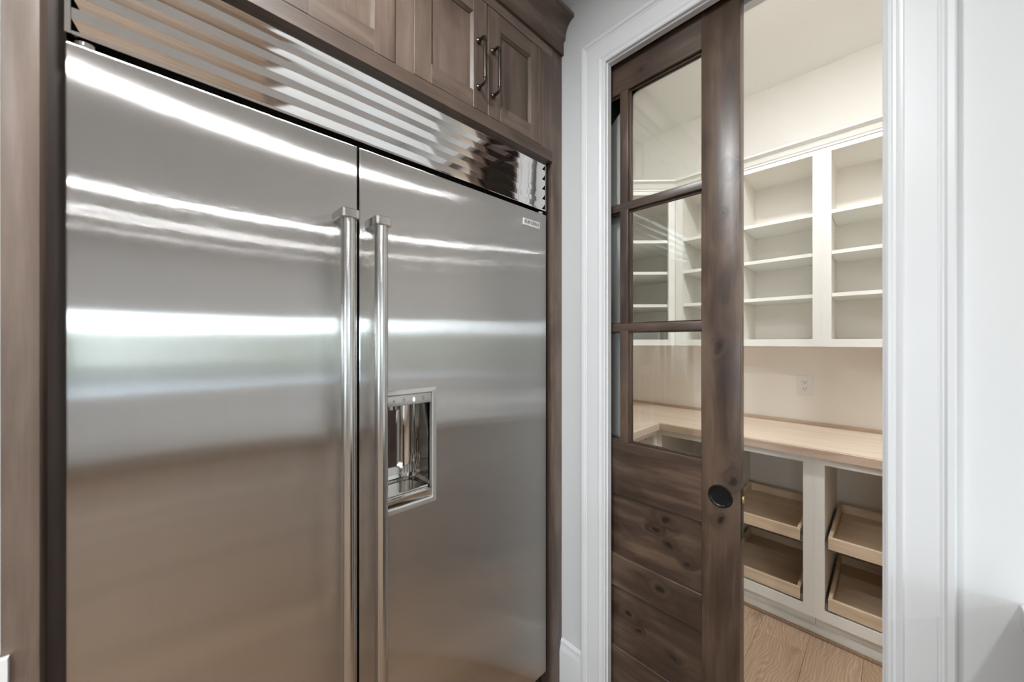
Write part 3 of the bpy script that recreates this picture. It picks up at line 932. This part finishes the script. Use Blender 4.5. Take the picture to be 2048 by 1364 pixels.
def corner_cabinet():
    t = thing('corner_wall_cabinet', (2.6, 1.38, UZ0), 'cream diagonal corner shelf cabinet seen through the door glass', 'cabinet')
    A = Vector((UX, 1.0125, 0)); Bp = Vector((UX - .268, 1.0125 + .268, 0))
    d = (Bp - A).normalized(); nrm = Vector((d.y, -d.x, 0)) * -1   # outward
    L = (Bp - A).length
    inn = Vector((.7071, .7071, 0))
    def slab(m, mt, s0, s1, z0, z1, t0=0, t1=.019):
        p = [A + d * s0 + inn * t0, A + d * s1 + inn * t0, A + d * s1 + inn * t1, A + d * s0 + inn * t1]
        m.loft(mt, [[(q.x, q.y, z0) for q in p], [(q.x, q.y, z1) for q in p]])
    f = MB()
    slab(f, cr, 0, .044, UZ0, UZ1); slab(f, cr, L - .044, L, UZ0, UZ1)
    slab(f, cr, .044, L - .044, UZ0, 1.430); slab(f, cr, .044, L - .044, 2.412, UZ1)
    f.build('face_frame', t, 0)
    o5 = .02
    foot = [(UX + o5, 1.0125 + o5 * .4), (PX - .012, 1.0125 + .01), (PX - .012, PY - .012), (UX - .268 + .01, PY - .012), (UX - .268 + o5 * .4, 1.0125 + .268 + o5)]
    for nme, z0, z1, mt in (('bottom', UZ0 + .005, 1.430, ci), ('top', 2.414, UZ1, ci)):
        MB().loft(mt, [[(p, q, z0) for p, q in foot], [(p, q, z1) for p, q in foot]]).build(nme, t, 0)
    for z in SHELVES:
        MB().loft(cr, [[(p, q, z) for p, q in foot], [(p, q, z + .0195) for p, q in foot]]).build('shelf', t, 0)
    MB().box(ci, PX - .012, PX - .002, 1.0125, PY - .002, UZ0, UZ1).build('back', t, 0)
    MB().box(ci, UX - .268, PX - .012, PY - .012, PY - .002, UZ0, UZ1).build('back', t, 0)
    MB().box(ci, UX + .022, PX - .012, 1.0125, 1.022, UZ0, UZ1).build('side', t, 0)
    MB().box(ci, UX - .268, UX - .258, 1.0125 + .29, PY - .012, UZ0, UZ1).build('side', t, 0)
corner_cabinet()
# left run beyond the corner unit
t = thing('wall_cabinet', (1.9, PY - .16, UZ0), 'cream shelf cabinet on the pantry side wall left of the corner unit', 'cabinet', 'open pantry wall cabinets')
yf = 1.0125 + .268
f = MB()
f.box(cr, 1.50, 1.54, yf, yf + .019, UZ0, UZ1).box(cr, 2.195, 2.2405, yf, yf + .019, UZ0, UZ1)
f.box(cr, 1.54, 2.195, yf, yf + .019, UZ0, 1.43).box(cr, 1.54, 2.195, yf, yf + .019, 2.412, UZ1)
f.build('face_frame', t, 0)
for xa in (1.502, 2.205): MB().box(ci, xa, xa + .018, yf + .019, PY - .012, UZ0, UZ1).build('side', t, 0)
MB().box(ci, 1.502, 2.2405, PY - .012, PY - .002, UZ0, UZ1).build('back', t, 0)
MB().box(ci, 1.52, 2.205, yf + .019, PY - .012, UZ0 + .022, 1.43).build('bottom', t, 0)
MB().box(ci, 1.52, 2.205, yf + .019, PY - .012, 2.414, UZ1).build('top', t, 0)
for z in SHELVES: MB().box(cr, 1.522, 2.203, yf + .021, PY - .0125, z, z + .0195, .001, 1).build('shelf', t)
# small crown along the tops
def crown_run():
    prof = [(0, 2.438), (.006, 2.438), (.006, 2.446), (.012, 2.452), (.016, 2.462), (.026, 2.476), (.040, 2.484), (.046, 2.486), (.046, 2.496), (-.02, 2.496), (-.02, 2.4455), (0, 2.4455)]
    P0 = Vector((UX, -.15)); P1 = Vector((UX, 1.0125)); P2 = Vector((UX - .268, 1.2805)); P3 = Vector((1.50, 1.2805))
    k = math.tan(math.radians(22.5))
    def ring(P, dirs):  # dirs: outward offset vector per unit protrusion
        return [(P.x + dirs[0] * d_, P.y + dirs[1] * d_, z) for d_, z in prof]
    MB_ = MB().loft(cr, [ring(P0, (-1, 0)), ring(P1, (-1, -k)), ring(P2, (-k, -1)), ring(P3, (0, -1))])
    o = MB_.build('crown_moulding', None, 20)
    tag(o, 'cream crown moulding along the tops of the pantry shelves', 'moulding')
crown_run()

# ------------------------------------------------------------------ pantry base cabinets
LX = 2.23
BZT = .874
def tray(t, sa, sb, ztop):
    h = .056
    ya, yb = sa + .012, sb - .012
    xa, xb = LX + .004, LX + .52
    th = .0135
    m = MB()
    m.box(M['tray'], xa, xa + th, ya, yb, ztop - h, ztop, .001, 1).box(M['tray'], xb - th, xb, ya, yb, ztop - h, ztop, .001, 1)
    m.box(M['tray'], xa + th, xb - th, ya, ya + th, ztop - h, ztop, .001, 1).box(M['tray'], xa + th, xb - th, yb - th, yb, ztop - h, ztop, .001, 1)
    m.box(M['ply'], xa + th, xb - th, ya + th, yb - th, ztop - h + .006, ztop - h + .014)
    tr = m.build('pull_out_tray', t)
    for y0, s in ((ya, -1), (yb, 1)):
        g = MB()
        a, b_ = (y0 - .010, y0 - .001) if s < 0 else (y0 + .001, y0 + .010)
        g.box(M['zinc'], xa + .006, xb, a, b_, ztop - h - .002, ztop - h + .028)
        g.box(M['zinc'], xa + .001, xa + .25, min(a, y0 - s * .03), max(b_, y0 - s * .03), ztop - h - .0045, ztop - h - .002)
        g.build('slide', tr, 0)
def base_cabinet(ya, yb, sa, sb, label, trays):
    t = thing('base_cabinet', (LX + .3, (ya + yb) / 2, 0), label, 'cabinet', 'open pantry base cabinets')
    f = MB()
    f.box(cr, LX, LX + .019, ya, sa, .107, BZT).box(cr, LX, LX + .019, sb, yb, .107, BZT)
    f.box(cr, LX, LX + .019, sa, sb, .107, .156).box(cr, LX, LX + .019, sa, sb, .838, BZT)
    f.build('face_frame', t, 0)
    MB().box(ci, LX + .019, PX - .012, ya + .0005, sa - .001, .107, BZT).build('side', t, 0)
    MB().box(ci, LX + .019, PX - .012, sb + .001, yb - .0005, .107, BZT).build('side', t, 0)
    MB().box(ci, PX - .012, PX - .002, ya + .0005, yb - .0005, .107, BZT).build('back', t, 0)
    MB().box(ci, LX + .019, PX - .012, sa - .001, sb + .001, .125, .145).build('bottom', t, 0)
    MB().box(cr, LX + .055, LX + .070, ya + .0005, yb - .0005, 0, .107).build('toe_kick', t, 0)
    for zt in trays: tray(t, sa, sb, zt)
    return t
base_cabinet(.6802, 1.012, .712, .982, 'cream blind corner base cabinet seen through the lowest door pane', ())
base_cabinet(.2511, .6800, .2917, .645, 'cream base cabinet with two wooden trays, next to the sliding door edge', (.506, .2205))
base_cabinet(-.150, .2509, -.112, .2120, 'cream base cabinet with two wooden trays, cut off by the doorway casing', (.506, .2205))
t = thing('base_cabinet', (1.9, PY - .3, 0), 'cream base cabinet on the pantry side wall under the side worktop', 'cabinet', 'open pantry base cabinets')
yl = 1.012
f = MB()
f.box(cr, 1.5, 1.54, yl, yl + .019, .107, BZT).box(cr, 2.195, LX, yl, yl + .019, .107, BZT)
f.box(cr, 1.54, 2.195, yl, yl + .019, .107, .156).box(cr, 1.54, 2.195, yl, yl + .019, .838, BZT)
f.build('face_frame', t, 0)
for xa in (1.502, 2.203): MB().box(ci, xa, xa + .018, yl + .019, PY - .012, .107, BZT).build('side', t, 0)
MB().box(ci, 1.502, PX - .014, PY - .012, PY - .002, .107, BZT).build('back', t, 0)
MB().box(ci, 1.52, 2.203, yl + .019, PY - .012, .125, .145).build('bottom', t, 0)
MB().box(cr, 1.502, LX + .054, yl + .055, yl + .07, 0, .107).build('toe_kick', t, 0)
MB().lathe(M['dark'], [(.0, 0), (.0032, 0), (.0032, .0004), (.0, .0005)], (2.2028, yl + .06, .80), (-1, 0, 0), 8).build('pin_hole', t, 0)
o = MB().box(M['floor'], LX + .028, LX + .0382, -.15, 1.0, .0004, .013, .003, 2).build('quarter_round', None)
tag(o, 'thin brown quarter round strip on the floor along the pantry toe kick', 'moulding')
sh = [(0, 0), (-.016, 0), (-.016, .030), (-.013, .040), (-.006, .046), (0, .048)]
o = MB().loft(cr, [[(LX + .0545 + a, -.15, z) for a, z in sh], [(LX + .0545 + a, 1.03, z) for a, z in sh]]).build('shoe_moulding', None, 25)
tag(o, 'cream shoe moulding along the floor under the pantry cabinets', 'moulding')

# ------------------------------------------------------------------ butcher block worktop, L shaped, laid in staves
def worktop():
    t = thing('butcher_block_countertop', (2.52, .6, BZT), 'pale maple butcher block countertop running L shaped around the pantry', 'countertop')
    z0, z1 = BZT + .0005, .9145
    cx, cy = 2.200, .982
    MB().box(M['block_y'], cx + .022, PX - .002, -.16, PY - .002, z0, z1, .001, 1).build('back_run', t)
    MB().box(M['block_x'], 1.48, cx + .0215, cy + .022, PY - .002, z0, z1, .001, 1).build('side_run', t)
    MB().loft(M['block_edge'], [[(cx, -.16, z0), (cx + .0218, -.16, z0), (cx + .0218, -.16, z1), (cx + .002, -.16, z1), (cx, -.16, z1 - .002)],
                               [(cx, cy, z0), (cx + .0218, cy + .0218, z0), (cx + .0218, cy + .0218, z1), (cx + .002, cy + .002, z1), (cx, cy, z1 - .002)]]).build('edge_strip', t, 20)
    MB().loft(M['block_x'], [[(1.48, cy, z0), (1.48, cy + .0218, z0), (1.48, cy + .0218, z1), (1.48, cy + .002, z1), (1.48, cy, z1 - .002)],
                               [(cx, cy, z0), (cx + .0218, cy + .0218, z0), (cx + .0218, cy + .0218, z1), (cx + .002, cy + .002, z1), (cx, cy, z1 - .002)]]).build('edge_strip', t, 20)
    MB().box(M['block_edge'], PX - .016, PX - .002, -.16, PY - .018, z1, z1 + .017, .001, 1).build('back_strip', t)
    MB().box(M['block_x'], 1.48, PX - .0165, PY - .016, PY - .002, z1, z1 + .017, .001, 1).build('back_strip', t)
worktop()

# ------------------------------------------------------------------ wall outlet
def outlet():
    y, z, x = .362, 1.147, PX
    t = thing('wall_outlet', (x, y, z - .058), 'white duplex outlet on the pantry wall above the worktop', 'outlet')
    MB().box(M['plastic'], x - .006, x - .0005, y - .038, y + .038, z - .0605, z + .0605, .002).build('cover_plate', t)
    for s in (-1, 1):
        zc = z + s * .0195
        r = MB().box(M['plastic'], x - .0085, x - .004, y - .0165, y + .0165, zc - .0145, zc + .0145, .003).build('receptacle', t)
        m = MB()
        m.box(M['dark'], x - .009, x - .008, y - .0075, y - .0050, zc - .001, zc + .0075).box(M['dark'], x - .009, x - .008, y + .0050, y + .0075, zc - .001, zc + .0065)
        m.lathe(M['dark'], [(.0, 0), (.0026, 0), (.0026, .001), (.0, .001)], (x - .009, y, zc - .0075), (1, 0, 0), 10)
        m.build('slots', r, 0)
    MB().lathe(M['plastic'], [(.0, 0), (.003, 0), (.0025, .001), (.0, .0012)], (x - .006, y, z), (-1, 0, 0), 12).build('screw', t)
outlet()
